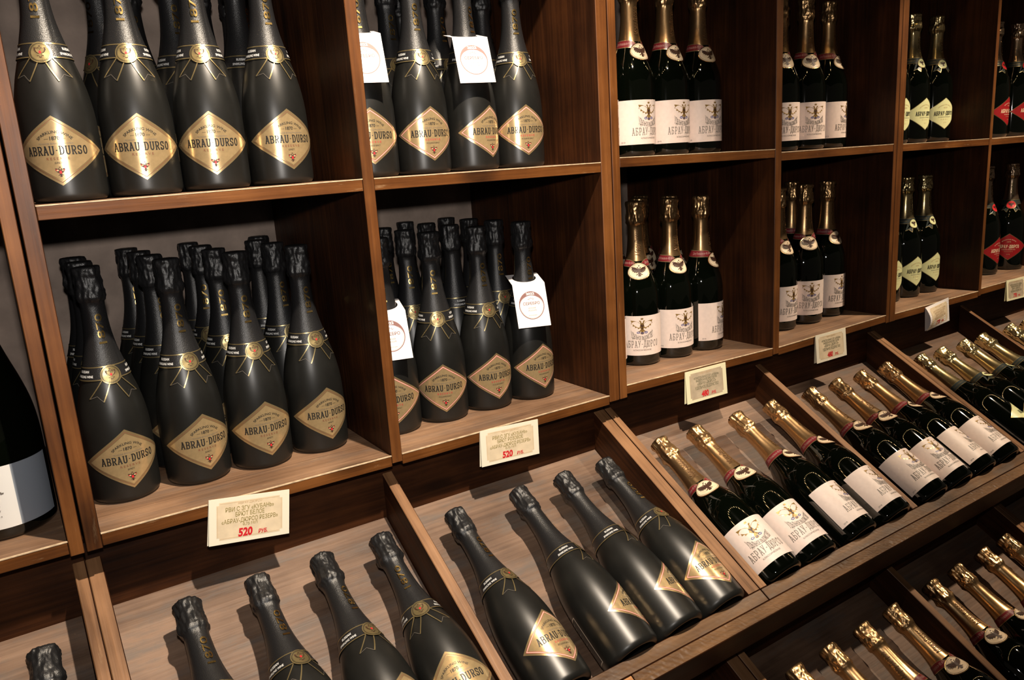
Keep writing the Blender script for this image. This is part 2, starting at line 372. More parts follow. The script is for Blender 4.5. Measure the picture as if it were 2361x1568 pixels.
def arc_text(s, R_, height, ang, bold=0.0, cy=0.0):
    """word bent on an arc, concave side down, centred at the top of radius R_"""
    vs, fs, wd = text2d(s, height, bold); k = math.radians(ang) * R_ / wd
    out = []
    for x, y in vs:
        a = PI / 2 - x * k / R_; rr = R_ + y
        out.append((rr * math.cos(a), cy + rr * math.sin(a) - R_))
    return out, fs

class Wrap:
    """puts flat shapes on a bottle: x is arc length at radius rref, y is height; front is -y"""
    def __init__(s, mb, R, rref): s.mb = mb; s.R = R; s.r = rref
    def p(s, x, z, off):
        a = x / s.r - PI / 2; rr = s.R(z) + off
        return (rr * math.cos(a), rr * math.sin(a), z)
    def put(s, sh, m, off=.0007, dx=0, dz=0):
        s.mb.add([s.p(x + dx, z + dz, off) for x, z in sh[0]], sh[1], m)
    def strip(s, x0, x1, top, bot, m, off=.0004, n=28, rows=4):
        vs = []
        for i in range(n + 1):
            x = x0 + (x1 - x0) * i / n; t, b_ = top(x), bot(x)
            for j in range(rows + 1): vs.append(s.p(x, b_ + (t - b_) * j / rows, off))
        fs = [(i * (rows + 1) + j, (i + 1) * (rows + 1) + j, (i + 1) * (rows + 1) + j + 1, i * (rows + 1) + j + 1) for i in range(n) for j in range(rows)]
        s.mb.add(vs, fs, m, True)
    def diamond(s, hw, hh, cz, m, off):
        s.strip(-hw, hw, lambda x: cz + hh * (1 - abs(x) / hw) + .0001, lambda x: cz - hh * (1 - abs(x) / hw) - .0001, m, off, 32, 6)

# ------------------------------------------------------------------ bottles
def base_profile(r):
    return [(0.0, .020), (r * .35, .017), (r * .62, .008), (r * .78, .001), (r * .86, 0.0), (r * .93, .0012), (r * .985, .005), (r, .011)]
PR = base_profile(.0438) + [(.0440, .03), (.0440, .06), (.0439, .085), (.0430, .105), (.0405, .125), (.0363, .145), (.0315, .162), (.0272, .176), (.0232, .191), (.0195, .206), (.0167, .222), (.0150, .240), (.0141, .262), (.0138, .27)]
PK = base_profile(.0438) + [(.0440, .03), (.0440, .07), (.0440, .120), (.0432, .137), (.0405, .152), (.0355, .166), (.0295, .180), (.0243, .193), (.0203, .206), (.0175, .220), (.0157, .236), (.0147, .255), (.0143, .272)]
def surface(pr):
    return interp([p for p in smooth_prof(pr, 4) if p[1] > .0005 and p[0] > pr[9][0] * .93 or p[1] > .03])
RR = surface(PR); RK = surface(PK)

def foil_part(m, R, z0, zh, H, seed, tex=1.0, bump_hood=.0035):
    """capsule from z0 up; hood (cork and wire under the foil) from zh to H, creased"""
    mb = MB()
    pr = [(R(z0 + (zh - z0) * i / 12) + .0006, z0 + (zh - z0) * i / 12) for i in range(12)]
    hood = [(R(zh) + .0010, zh - .001), (.0166, zh + .0015), (.0180, zh + .006), (.0176, zh + .012), (.0168, zh + .018), (.0160, zh + .023), (.0161, H - .013), (.0170, H - .008), (.0172, H - .004), (.0160, H - .001), (.012, H - .0002), (.006, H), (0.0005, H)]
    for (r0, z0_), (r1, z1_) in zip(hood, hood[1:]):
        n_ = max(1, int(math.hypot(r1 - r0, z1_ - z0_) / .0013))
        pr += [(r0 + (r1 - r0) * i / n_, z0_ + (z1_ - z0_) * i / n_) for i in range(n_)]
    pr.append(hood[-1])
    def disp(a, z, r):
        t = min(1, max(0, (z - zh + .006) / .008)); e = min(1, max(0, (r - .004) / .01))
        v = noise.noise(Vector((math.cos(a) * 3.4 + seed, math.sin(a) * 3.4, z * 80))) * .0021
        v += abs(noise.noise(Vector((math.cos(a) * 7 + seed, math.sin(a) * 7 + 9, z * 130)))) * .0018 - .0005
        v += .0012 * max(0, math.cos(4 * a + seed)) ** 3
        low = noise.noise(Vector((math.cos(a) * 1.3, math.sin(a) * 1.3 + seed, z * 18))) * .0004
        crease = -.0005 * math.exp(-((a - 5.6 - 3 * (z - .24)) / .08) ** 2)
        return v * t * e + (low + crease) * (1 - t)
    mb.lathe(pr, m, 72, disp=disp)
    return mb.mesh('foil_capsule')
def body_part(m, prof, name='glass_body'):
    mb = MB(); mb.lathe(smooth_prof(prof, 4), m, 64, cap1=True); return mb.mesh(name)

def reserve_parts(kind):
    """kind: white or rose (the edge lines of the label differ)"""
    P = []
    P.append(('glass_body', body_part(M_MATTE, PR), None))
    # label
    mb = MB(); wr = Wrap(mb, RR, .0448); cz = .0595
    wr.diamond(.0590, .0408, cz, M_GOLDRIM, .0003)
    wr.diamond(.0540, .0374, cz, M_REDLN if kind == 'rose' else M_BROWNLN, .00042)
    wr.diamond(.0529, .0366, cz, M_PINK if kind == 'rose' else M_GOLDRIM, .00052)
    if kind == 'rose': wr.diamond(.0515, .0356, cz, M_REDLN, .0006)
    wr.diamond(.0504, .0348, cz, M_GOLDLAB, .0007)
    o = .00085
    wr.put(arc_text('SPARKLING WINE', .024, .0032, 96, .01), M_INK, o, dz=.0800)
    wr.put(fit_text('1870', .0042, .0105, .02), M_INK, o, dz=.0722)
    for sg in (-1, 1):
        wr.put(fit_text('mm', .0014, .0045), M_INK, o, dx=sg * .0092, dz=.0730)
    wr.put(fit_text('ЛУЧШИЕ ВИНОГРАДНИКИ', .0017, .038), M_GREYINK, o, dz=.0672)
    wr.put(slab('ABRAU·DURSO', .0102, .0690), M_INK, o, dz=.0550)
    wr.put(fit_text('R E S E R V E', .0030, .0250, .01), M_REDLN if kind == 'rose' else M_BROWNLN, o, dz=.0492)
    wr.put(fit_text('РОЗОВОЕ БРЮТ' if kind == 'rose' else 'БРЮТ', .0021, .0215 if kind == 'rose' else .0085), M_INK, o, dz=.0445)
    wr.put(mv(eagle(.8), 0, 0, .0068), M_EBROWN, o, dz=.0345)
    for sg in (-1, 1):
        wr.put(mv(([(sg * x, y) for x, y in ell2d(0, 0, 1, .55, 12)[0]], ell2d(0, 0, 1, .55, 12)[1]), sg * .0031, .0368, .0017), M_TAN, o + .00012)
        wr.put(ell2d(sg * .0042, .0372, .0006, .0008, 10), M_PRICE, o + .0002)
    wr.put(ell2d(0, .0346, .0014, .0019, 12), M_PRICE, o + .0002)
    P.append(('front_label', mb.mesh('front_label'), 'gold diamond label with slab lettering and thin %s border lines' % ('red' if kind == 'rose' else 'brown')))
    # back label
    mb = MB(); wr = Wrap(mb, RR, .0448); c = PI * .0448
    wr.strip(c - .029, c + .029, lambda x: .088, lambda x: .015, M_PINK, .0003, 16, 4)
    wr.strip(c - .0275, c + .0275, lambda x: .0865, lambda x: .0165, M_INK, .0005, 16, 4)
    wr.strip(c - .026, c - .012, lambda x: .031, lambda x: .0185, M_WHITE, .0006, 6, 1)
    for i in range(13): wr.put(poly2d([(0, 0), (.0005, 0), (.0005, .011), (0, .011)]), M_INK, .0007, dx=c - .0253 + i * .001, dz=.0193)
    for i in range(9): wr.put(fit_text('ВИНО ИГРИСТОЕ БРЮТ', .0018, .040 - (i % 3) * .006), M_WHITE, .0006, dx=c, dz=.080 - i * .0052)
    P.append(('back_label', mb.mesh('back_label'), 'black back label with a pale outline and bar code'))
    # collar band with ribbon and seal
    mb = MB(); wr = Wrap(mb, RR, .0285)
    full = PI * .0285
    wr.strip(-full, full, lambda x: .1850, lambda x: .1675, M_BFOIL, .0010, 64, 3)
    wr.strip(-full, full, lambda x: .1850, lambda x: .1837, M_ANTIQUE, .0013, 64, 1)
    wr.strip(-full, full, lambda x: .1688, lambda x: .1675, M_ANTIQUE, .0013, 64, 1)
    for cx_ in (-.034, .034):
        wr.put(fit_text('RUSSIAN', .0032, .0150, .02), M_WHITE, .0014, dx=cx_, dz=.1776)
        wr.put(fit_text('SPARKLING WINE', .0030, .0260, .02), M_WHITE, .0014, dx=cx_, dz=.1715)
    wr.put(fit_text('ABRAU·DURSO', .006, .0300, .03), M_WHITE, .0014, dx=full - .002, dz=.1730)
    P.append(('neck_band', mb.mesh('neck_band'), 'black collar band with gold edges and white lettering'))
    mb = MB(); wr = Wrap(mb, RR, .033)
    for sg in (-1, 1):
        tail = [(sg * .003, .165), (sg * .0135, .1400), (sg * .0200, .1480), (sg * .0290, .1450), (sg * .0110, .1700)]
        wr.put(stroke2d([tail[0], tail[1]], .0013), M_ANTIQUE, .0011)
        wr.put(stroke2d([tail[4], tail[3]], .0013), M_ANTIQUE, .0011)
        wr.put(stroke2d([tail[1], tail[2], tail[3]], .0004), M_GREYINK, .0010)
    P.append(('ribbon_tails', mb.mesh('ribbon_tails'), 'gold lined crossing ribbon tails'))
    mb = MB(); wr = Wrap(mb, RR, .0285)
    wr.put(ell2d(0, .1735, .0122, .0122), M_BFOIL, .0016); wr.put(ring2d(0, .1735, .0122, .0122, .0014), M_ANTIQUE, .0019)
    wr.put(ring2d(0, .1735, .0102, .0102, .0005), M_ANTIQUE, .0019); wr.put(ell2d(0, .1735, .0094, .0094), M_ANTIQUE, .0018)
    wr.put(mv(eagle(.8), 0, .1735, .0080), M_EBROWN, .0021); wr.put(mv(eagle(.7), 0, .1733, .0066), M_ANTIQUE, .0023); wr.put(ell2d(0, .17355, .0013, .0017, 12), M_PRICE, .0025)
    P.append(('seal', mb.mesh('seal'), 'round antique gold seal with a double-headed eagle'))
    # 1870 running up the neck
    mb = MB(); wr = Wrap(mb, RR, .0165)
    wr.put(mv(fit_text('1870', .0080, .0395, .012), 0, .2330, 1, PI / 2), M_GOLD, .0019, dx=.0042)
    P.append(('neck_print', mb.mesh('neck_print'), 'gold 1870 printed up the neck foil'))
    return P
def reserve_foils():
    return [foil_part(M_BFOIL, RR, .180, .2680, .3141, s) for s in (0.3, 4.7, 9.1)]

def classic_parts():
    P = [('glass_body', body_part(M_GLASS, PK), None)]
    mb = MB(); wr = Wrap(mb, RK, .0446); o = .0006
    wr.strip(-.0635, .0635, lambda x: .1000, lambda x: .0210, M_CREAM, .0004, 32, 2)
    wr.put(mv(eagle(1.2), 0, 0, .0185), M_EGOLD, o, dz=.0780)
    wr.put(mv(eagle(.5), 0, 0, .0070), M_EBROWN, o + .0001, dz=.0785)
    for sg in (-1, 1): wr.put(ring2d(sg * .0075, .0672, .0034, .0020, .0010, 14), M_BLUE, o + .0001)
    wr.put(ring2d(0, .0660, .0024, .0016, .0009, 12), M_BLUE, o + .0001)
    # caption on a sagging arc, tall narrow letters
    vs, fs = fit_text('УДѢЛЬНОЕ ВѢДОМСТВО', .0070, .0440, .016)
    wr.put(([(x, y * (1 + .9 * (x / .021) ** 2) + .0040 * (x / .021) ** 2) for x, y in vs], fs), M_GREYINK, o, dz=.0525)
    wr.put(slab('АБРАУ-ДЮРСО', .0135, .0700, stem=.18, bar=.075, gap=.26), M_GREYINK, o, dz=.0372)
    wr.put(fit_text('КЛАССИЧЕСКОЕ', .0026, .0360, .012), M_GREYINK, o, dz=.0305)
    wr.put(fit_text('2018', .0026, .0080), M_GREYINK, o, dx=-.052, dz=.0242)
    wr.put(fit_text('БРЮТ', .0024, .0065), M_PRICE, o, dx=.053, dz=.0245)
    P.append(('front_label', mb.mesh('front_label'), 'pinkish white label with gold eagle over narrow old lettering'))
    mb = MB(); wr = Wrap(mb, RK, .0225); full = PI * .0225
    dip = lambda x: -.009 * math.exp(-(x / .010) ** 2)
    wr.strip(-full, full, lambda x: .2075 + dip(x), lambda x: .1935 + dip(x), M_GOLDRIM, .0010, 72, 3)
    wr.strip(-full, full, lambda x: .2062 + dip(x), lambda x: .1948 + dip(x), M_MAROON, .0013, 72, 3)
    for cx_ in (-.027, .031):
        wr.put(fit_text('Дому Романовыхъ 400 лѣтъ', .0048, .0370, .02), M_ROSEL, .0016, dx=cx_, dz=.1985)
    P.append(('neck_band', mb.mesh('neck_band'), 'maroon neck band with gold edges'))
    mb = MB(); wr = Wrap(mb, RK, .0245)
    wr.put(ell2d(0, .1855, .0195, .0160, 32), M_EBROWN, .0020); wr.put(ell2d(0, .1855, .0190, .0155, 32), M_GOLD, .0022)
    wr.put(ell2d(0, .1855, .0180, .0145, 32), M_OVAL, .0024); wr.put(ring2d(0, .1855, .0168, .0133, .0004), M_EBROWN, .0026)
    wr.put(mv(eagle(1.1), 0, .1850, .0118), M_EBROWN, .0027)
    P.append(('seal', mb.mesh('seal'), 'cream oval seal with a brown double-headed eagle'))
    mb = MB(); wr = Wrap(mb, RK, .0165)
    wr.put(mv(fit_text('Абрау-Дюрсо', .0085, .0500, .03), 0, .2390, 1, PI / 2), M_EMBOSS, .0017, dx=.004)
    P.append(('neck_print', mb.mesh('neck_print'), 'dark lettering running up the neck foil'))
    return P
def classic_foils():
    return [foil_part(M_COPPER, RK, .204, .2740, .3186, s) for s in (2.2, 6.4, 8.8)]

def festive_parts(kind):
    """kind: pale (green-white diamond) or red"""
    lab, ink, rim = (M_PALE, M_INK, M_ANTIQUE) if kind == 'pale' else (M_REDLAB, M_OVAL, M_ANTIQUE)
    P = [('glass_body', body_part(M_GLASS, PK), None)]
    mb = MB(); wr = Wrap(mb, RK, .0446); cz = .0680; o = .0008
    wr.diamond(.0560, .0390, cz, rim, .0003); wr.diamond(.0540, .0376, cz, lab, .0005)
    wr.put(arc_text('ИГРИСТОЕ ВИНО', .026, .0024, 84), M_TAN if kind == 'pale' else M_OVAL, o, dz=.0885)
    wr.put(fit_text('1870', .0032, .0100), M_TAN, o, dz=.0810)
    wr.put(slab('АБРАУ-ДЮРСО', .0098, .0560), ink, o, dz=.0640)
    wr.put(fit_text('RUSSIAN SPARKLING', .0022, .0350), M_GREYINK if kind == 'pale' else M_OVAL, o, dz=.0585)
    wr.put(fit_text('П О Л У С Л А Д К О Е' if kind == 'red' else 'Б Р Ю Т', .0020, .022), M_TAN, o, dz=.0530)
    wr.put(fit_text('0,75', .0020, .008), M_TAN, o, dz=.0450)
    P.append(('front_label', mb.mesh('front_label'), ('pale green diamond label' if kind == 'pale' else 'crimson diamond label') + ' with a thin gold rim'))
    mb = MB(); wr = Wrap(mb, RK, .0235); full = PI * .0235
    wr.strip(-full, full, lambda x: .2040, lambda x: .1900, M_ANTIQUE, .0010, 64, 3)
    wr.strip(-full, full, lambda x: .2028, lambda x: .1912, M_DKBAND, .0013, 64, 3)
    for cx_ in (-.030, .030): wr.put(fit_text('RUSSIAN SPARKLING WINE', .0028, .0280), M_ANTIQUE, .0016, dx=cx_, dz=.1955)
    P.append(('neck_band', mb.mesh('neck_band'), 'slate neck band with gold edges'))
    mb = MB(); wr = Wrap(mb, RK, .0260)
    for sg in (-1, 1):
        pts = [(sg * .003, .188), (sg * .016, .191), (sg * .021, .173), (sg * .0145, .176), (sg * .0085, .169)]
        wr.put(poly2d(pts if sg > 0 else pts[::-1]), M_DKBAND, .0012)
        wr.put(stroke2d([pts[0], pts[4], pts[3], pts[2]], .0011), M_ANTIQUE, .0015)
    P.append(('ribbon_tails', mb.mesh('ribbon_tails'), 'slate ribbon tails with gold edges'))
    mb = MB(); wr = Wrap(mb, RK, .0245)
    wr.put(ell2d(0, .190, .0115, .0115, 26), M_ANTIQUE, .0022)
    wr.put(ell2d(0, .190, .0103, .0103, 26), M_PALE if kind == 'pale' else M_PRICE, .0024)
    wr.put(mv(eagle(.9), 0, .190, .0070), M_EBROWN, .0026)
    P.append(('seal', mb.mesh('seal'), 'small round %s seal with a dark eagle' % ('cream' if kind == 'pale' else 'red')))
    mb = MB(); wr = Wrap(mb, RK, .0165)
    wr.put(mv(fit_text('1870', .0060, .0340, .03), 0, .2360, 1, PI / 2), M_ANTIQUE, .0017, dx=.004)
    P.append(('neck_print', mb.mesh('neck_print'), None))
    return P
def festive_foils(kind):
    return [foil_part(M_CHAMP if kind == 'pale' else M_ROSEF, RK, .2020, .2680, .3096, s) for s in (1.2, 5.4)]

KINDS = {'white': (reserve_parts('white'), reserve_foils()), }
KINDS['rose'] = (reserve_parts('rose'), KINDS['white'][1])
KINDS['classic'] = (classic_parts(), classic_foils())
KINDS['pale'] = (festive_parts('pale'), festive_foils('pale'))
KINDS['red'] = (festive_parts('red'), festive_foils('red'))
NB = [0]
def bottle(kind, matrix, label, group, foil=None):
    parts, foils = KINDS[kind]
    NB[0] += 1
    t = thing('sparkling_wine_bottle', label, 'bottle', (0, 0, 0), group)
    t.matrix_world = matrix
    for n, me, lb in parts: link(n, me, t, label=lb)
    i = NB[0] if foil is None else foil
    link('foil_capsule', foils[i % len(foils)], t, label={'white': 'crumpled black foil capsule', 'rose': 'crumpled black foil capsule', 'classic': 'crumpled copper gold foil capsule', 'pale': 'crumpled pale gold foil capsule', 'red': 'crumpled rose gold foil capsule'}[kind])
    return t

# ------------------------------------------------------------------ shelving cabinets
D = .436          # depth behind the front plane y = 0
ZTOP = .800
X = dict(ZR0=-.8744, ZR1=-.8592, AL0=-.8565, AL1=-.8390, AM0=-.4487, AM1=-.4320, AR0=-.0235, AR1=-.0012,
         BL0=.0012, BL1=.0178, BM0=.4215, BM1=.4405, BR0=.8300, BR1=.8425, CL0=.8440, CL1=.8670, CM0=1.2550, CM1=1.2680, CR0=1.6950, CR1=1.7120)
# shelf top heights at the two ends of each bay: (lower, middle)
BAYS = {  # name: (x0, x1, low z0, low z1, mid z0, mid z1)
    'Z': (-1.26, X['ZR0'], .0036, .0027, .402, .401),
    'A1': (X['AL1'], X['AM0'], .0015, -.0035, .3985, .4022),
    'A2': (X['AM1'], X['AR0'], -.0045, -.0050, .4018, .4013),
    'B1': (X['BL1'], X['BM0'], .0055, -.0014, .4070, .4022),
    'B2': (X['BM1'], X['BR0'], -.0030, .0020, .3953, .3950),
    'C1': (X['CL1'], X['CM0'], .0000, -.0020, .3935, .3905),
    'C2': (X['CM1'], X['CR0'], .0030, .0040, .3900, .3900),
}
TH = .0168
def shelf_z(bay, lvl, x):
    b = BAYS[bay]; t = (x - b[0]) / (b[1] - b[0]); a = 2 + 2 * lvl
    return b[a] + (b[a + 1] - b[a]) * t
def vboard(mb, x0, x1, z0, z1, side=W_SIDE, front=W_EDGE_Z, y1=D):
    mb.hexa([(x0, 0, z0), (x1, 0, z0), (x1, y1, z0), (x0, y1, z0), (x0, 0, z1), (x1, 0, z1), (x1, y1, z1), (x0, y1, z1)], side, front=front, top=side)
def cabinet(name_label, x0, x1, panels, dividers, bays):
    t = thing('shelving_cabinet', name_label, 'cabinet', (x0, 0, 0), 'dark stained shelving cabinets')
    ox = x0
    def part(n, mb, label=None, b=.0008):
        o = link(n, mb.mesh(n), t, label=label); bev(o, b); return o
    for a, b in panels:
        mb = MB(); vboard(mb, a - ox, b - ox, -TH - .0005, ZTOP + .02); part('side_panel', mb)
    for a, b in dividers:
        mb = MB(); vboard(mb, a - ox, b - ox, -TH + .001, ZTOP); part('divider', mb)
    for bn in bays:
        b = BAYS[bn]
        for lv in (0, 1):
            za, zb_ = b[2 + 2 * lv], b[3 + 2 * lv]; e = .0002
            mb = MB()
            c = [(b[0] - ox + e, 0.0008, za - TH), (b[1] - ox - e, 0.0008, zb_ - TH), (b[1] - ox - e, D, zb_ - TH), (b[0] - ox + e, D, za - TH),
                 (b[0] - ox + e, 0.0008, za), (b[1] - ox - e, 0.0008, zb_), (b[1] - ox - e, D, zb_), (b[0] - ox + e, D, za)]
            mb.hexa(c, W_BOARD, front=W_EDGE_X, top=W_SHELF)
            part('shelf_board', mb)
            # rubbed bare front lip
            mb = MB(); lw = .0030 if lv == 0 else .0022
            c = [(b[0] - ox + e, 0.0004, za - .0010), (b[1] - ox - e, 0.0004, zb_ - .0010), (b[1] - ox - e, lw, zb_ - .0010), (b[0] - ox + e, lw, za - .0010),
                 (b[0] - ox + e, 0.0004, za + .0003), (b[1] - ox - e, 0.0004, zb_ + .0003), (b[1] - ox - e, lw, zb_ + .0003), (b[0] - ox + e, lw, za + .0003)]
            mb.hexa(c, M_RAW)
            link('worn_edge', mb.mesh('worn_edge'), t, label='pale bare wood along the front edge')
    mb = MB(); mb.box(panels[0][0] - ox + .001, panels[-1][1] - ox - .001, D, D + .004, -TH, ZTOP + .02, M_HARD); part('back_panel', mb, 'grey brown hardboard back', .0005)
    mb = MB(); mb.box(panels[0][1] - ox, panels[-1][0] - ox, 0.0005, D, ZTOP, ZTOP + .018, W_BOARD); part('top_board', mb)
    return t
cabinet('leftmost dark stained cabinet, mostly cut off, holding one large white-labelled bottle', -1.28, X['ZR1'], [(-1.28, -1.26), (X['ZR0'], X['ZR1'])], [], ['Z'])
cabinet('large dark stained cabinet full of matte black bottles with gold labels', X['AL0'], X['AR1'], [(X['AL0'], X['AL1']), (X['AR0'], X['AR1'])], [(X['AM0'], X['AM1'])], ['A1', 'A2'])
cabinet('dark stained cabinet holding glossy bottles with pinkish white labels', X['BL0'], X['BR1'], [(X['BL0'], X['BL1']), (X['BR0'], X['BR1'])], [(X['BM0'], X['BM1'])], ['B1', 'B2'])
cabinet('rightmost dark stained cabinet with pale green and crimson labelled bottles', X['CL0'], X['CR1'], [(X['CL0'], X['CL1']), (X['CR0'], X['CR1'])], [(X['CM0'], X['CM1'])], ['C1', 'C2'])

# ------------------------------------------------------------------ sloping tray counters
TA = math.radians(29.9); TD = Vector((0, -math.cos(TA), -math.sin(TA))); TN = Vector((0, -math.sin(TA), math.cos(TA)))
T1 = Vector((0, .0465, -.1180)); T2 = Vector((0, -.2335, -.4445)); T3 = Vector((0, -.5135, -.7710))
HD = .0630; SR = .3780
def tp(T, x, s, n): return Vector((x, 0, 0)) + T + TD * s + TN * n
def slab_box(mb, T, x0, x1, s0, s1, n0, n1, m, top=None, vback=False, ox=Vector((0, 0, 0)), side=None):
    c = [tp(T, x0, s1, n0), tp(T, x1, s1, n0), tp(T, x1, s0, n0), tp(T, x0, s0, n0), tp(T, x0, s1, n1), tp(T, x1, s1, n1), tp(T, x1, s0, n1), tp(T, x0, s0, n1)]
    if vback:   # end cut upright against the backboard
        for i in (2, 3, 6, 7):
            d = (c[i].y - T.y) / -TD.y; c[i] = c[i] + TD * -d * -1 if False else c[i] - TD * ((T.y - .0003 - c[i].y) / -TD.y)
    mb.hexa([v - ox for v in c], m, top=top)
def tray_row(T, ztop, units, row):
    for (x0, x1, pans, divs, lab) in units:
        t = thing('display_tray', lab, 'display tray', (x0, T.y, T.z), 'sloping bottle trays')
        O = Vector((x0, T.y, T.z))
        def part(n, mb, label=None, b=.0010):
            o = link(n, mb.mesh(n), t, label=label); bev(o, b); return o
        mb = MB(); mb.box(0.0006, x1 - x0 - .0006, 0, .016, -.030, ztop - T.z, W_BOARD); part('back_board', mb)
        walls = [(a, b) for a, b in pans + divs]; walls.sort()
        for (a0, a1), (b0, b1) in zip(walls, walls[1:]):
            mb = MB(); slab_box(mb, T, a1 + .0002, b0 - .0002, 0, SR, -.012, 0, W_BOARD, top=W_TRAY, vback=True, ox=O); part('tray_floor', mb)
        for a, b in walls:
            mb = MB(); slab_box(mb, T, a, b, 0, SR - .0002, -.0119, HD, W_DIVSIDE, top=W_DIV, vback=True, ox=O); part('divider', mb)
        mb = MB(); slab_box(mb, T, x0 + .0004, x1 - .0004, SR, SR + .0200, -.030, HD, W_BOARD, top=W_RAIL, ox=O); part('front_rail', mb)
def counter_units(kind):
    L = 'upper' if kind == 1 else 'lower'
    return [
        (-1.28, -.8600, [(-1.28, -1.262), (-.8745, -.8602)], [], L + ' sloping tray at the far left holding one black capped bottle' if kind == 1 else 'second-row sloping tray at the far left'),
        (-.8598, -.0010, [(-.8598, -.8420), (-.0255, -.0012)], [(-.4485, -.4320)], 'upper sloping tray of matte black bottles' if kind == 1 else 'second-row sloping tray below the matte black bottles'),
        (.0010, .8415, [(.0012, .0160), (.8290, .8413)], [(.4215, .4380)], 'upper sloping tray of copper gold foiled white-label bottles' if kind == 1 else 'second-row sloping tray of copper gold foiled bottles in shade'),
        (.8425, 1.7120, [(.8427, .8580), (1.6950, 1.7118)], [(1.2560, 1.2680)], 'upper sloping tray of pale gold foiled bottles' if kind == 1 else 'second-row sloping tray at the far right edge')]
tray_row(T1, -.0242, counter_units(1), 1)
tray_row(T2, -.358, counter_units(2), 2)
# sawn battens nailed along the front of the rails, each a loose length
for T, segs in ((T1, [(-1.28, -.2812, W_ORANGE, 'orange toned batten along the upper tray front'), (-.2806, 1.712, W_BATTEN, 'long rough sawn batten along the upper tray front')]),
                (T2, [(-1.28, 1.712, W_BATTEN, 'rough sawn batten along the lower tray front')])):
    for a, b, m, lb in segs:
        O = tp(T, a, SR + .0201, -.030); mb = MB()
        slab_box(mb, T, a, b, SR + .0201, SR + .0400, -.030, HD - (.0016 if m is W_ORANGE else .0004), W_BOARD, top=m, ox=O)
        t = thing('front_batten', lb, 'batten', O, None, mb.mesh('front_batten')); bev(t, .001)
# base cupboards under the lower tray
mb = MB(); mb.box(0, 2.992, 0, .60, 0, .40, W_BOARD)
for i in range(8): mb.box(.02 + i * .37, .02 + i * .37 + .35, -.012, 0, .06, .36, W_SIDE)
bev(thing('base_cabinet', 'dark panelled base cabinet under the lower sloping trays', 'cabinet', (-1.28, -.19, -1.05), None, mb.mesh('base_cabinet')), .002)

# ------------------------------------------------------------------ room
def struct(name, mb, loc=(0, 0, 0)):
    o = link(name, mb.mesh(name), None, loc); o['kind'] = 'structure'; return o
mb = MB(); mb.box(-4, 6, -6, .56, -.05, 0, M_FLOOR); struct('floor', mb, (0, 0, -1.05))
mb = MB(); mb.box(-4, 6, 0, .1, 0, 3.4, M_WALL); struct('wall_back', mb, (0, .46, -1.05))
mb = MB(); mb.box(-4, 6, -6, .56, 0, .05, M_CEIL); struct('ceiling', mb, (0, 0, 2.35))
# plinth carrying the shelving cabinets, hidden behind the trays
mb = MB(); mb.box(0, 2.99, .36, .385, 0, 1.022, W_BOARD); mb.box(0, 2.99, .02, .36, .93, 1.022, W_BOARD)
thing('carcass', 'dark timber carcass behind the sloping trays carrying the shelving', 'cabinet', (-1.279, .0640, -1.05), None, mb.mesh('carcass'))

# ------------------------------------------------------------------ upright bottles
ORD = ['first', 'second', 'third', 'fourth', 'fifth']
DESC = {'white': 'matte black gold-diamond bottle', 'rose': 'matte black bottle with red-lined gold diamond', 'classic': 'glossy white-label bottle with copper neck', 'pale': 'glossy pale-green-diamond bottle', 'red': 'glossy crimson-diamond bottle'}
BAYN = {'A1': 'leftmost full bay', 'A2': 'second full bay', 'B1': 'third full bay', 'B2': 'fourth full bay', 'C1': 'pale-green bay', 'C2': 'crimson bay'}
def upright(kind, bay, lvl, rows):
    """rows: list from the front; each a list of (x, y, yaw degrees)"""
    b = BAYS[bay]; P_ = [[x, y, ri] for ri, row in enumerate(rows) for x, y, _ in row]; MIN = .0903
    for it in range(400):     # settle neighbours until none touches, the front row moving least
        for i in range(len(P_)):
            for j in range(i + 1, len(P_)):
                a, c = P_[i], P_[j]; dx, dy = c[0] - a[0], c[1] - a[1]; d = math.hypot(dx, dy)
                if d < MIN:
                    wa = .15 if a[2] < c[2] else .5; m = (MIN - d) / d * 1.02
                    a[0] -= dx * m * wa; a[1] -= dy * m * wa; c[0] += dx * m * (1 - wa); c[1] += dy * m * (1 - wa)
        for p in P_:
            p[0] = min(max(p[0], b[0] + .0456), b[1] - .0456); p[1] = min(max(p[1], .06), D - .046)
    k = 0; slope = abs((b[3 + 2 * lvl] - b[2 + 2 * lvl]) / (b[1] - b[0]))
    for ri, row in enumerate(rows):
        for i, (x, y, yaw) in enumerate(row):
            x, y = P_[k][:2]; k += 1
            z = shelf_z(bay, lvl, x) + .0007 + slope * .045
            rown = ['front row', 'second row', 'third row', 'back row'][ri]
            lb = '%s, %s in %s, %s %s' % (DESC[kind], ORD[i], rown, 'lower' if lvl == 0 else 'upper', BAYN[bay])
            if kind == 'rose': lb = lb.replace('matte black bottle with red-lined gold diamond', 'black bottle with red-lined diamond')
            if kind == 'classic': lb = lb.replace('glossy white-label bottle with copper neck', 'copper-necked white-label bottle')
            bottle(kind, Matrix.Translation((x, y, z)) @ Matrix.Rotation(math.radians(yaw), 4, 'Z'), lb, 'bottles in the %s %s' % ('lower' if lvl == 0 else 'upper', BAYN[bay]))
upright('white', 'A1', 0, [
    [(-.7923, .1225, 8), (-.6960, .1208, 10), (-.6050, .1180, 3), (-.5140, .1243, 8)],
    [(-.7945, .2130, -20), (-.7050, .2110, 14), (-.6150, .2085, -6), (-.5255, .2140, 12)],
    [(-.7935, .3035, 30), (-.7040, .3010, 0), (-.6140, .2990, -25), (-.5245, .3040, 60)],
    [(-.7035, .3905, 5), (-.6135, .3890, 70), (-.4970, .3890, 10)]])
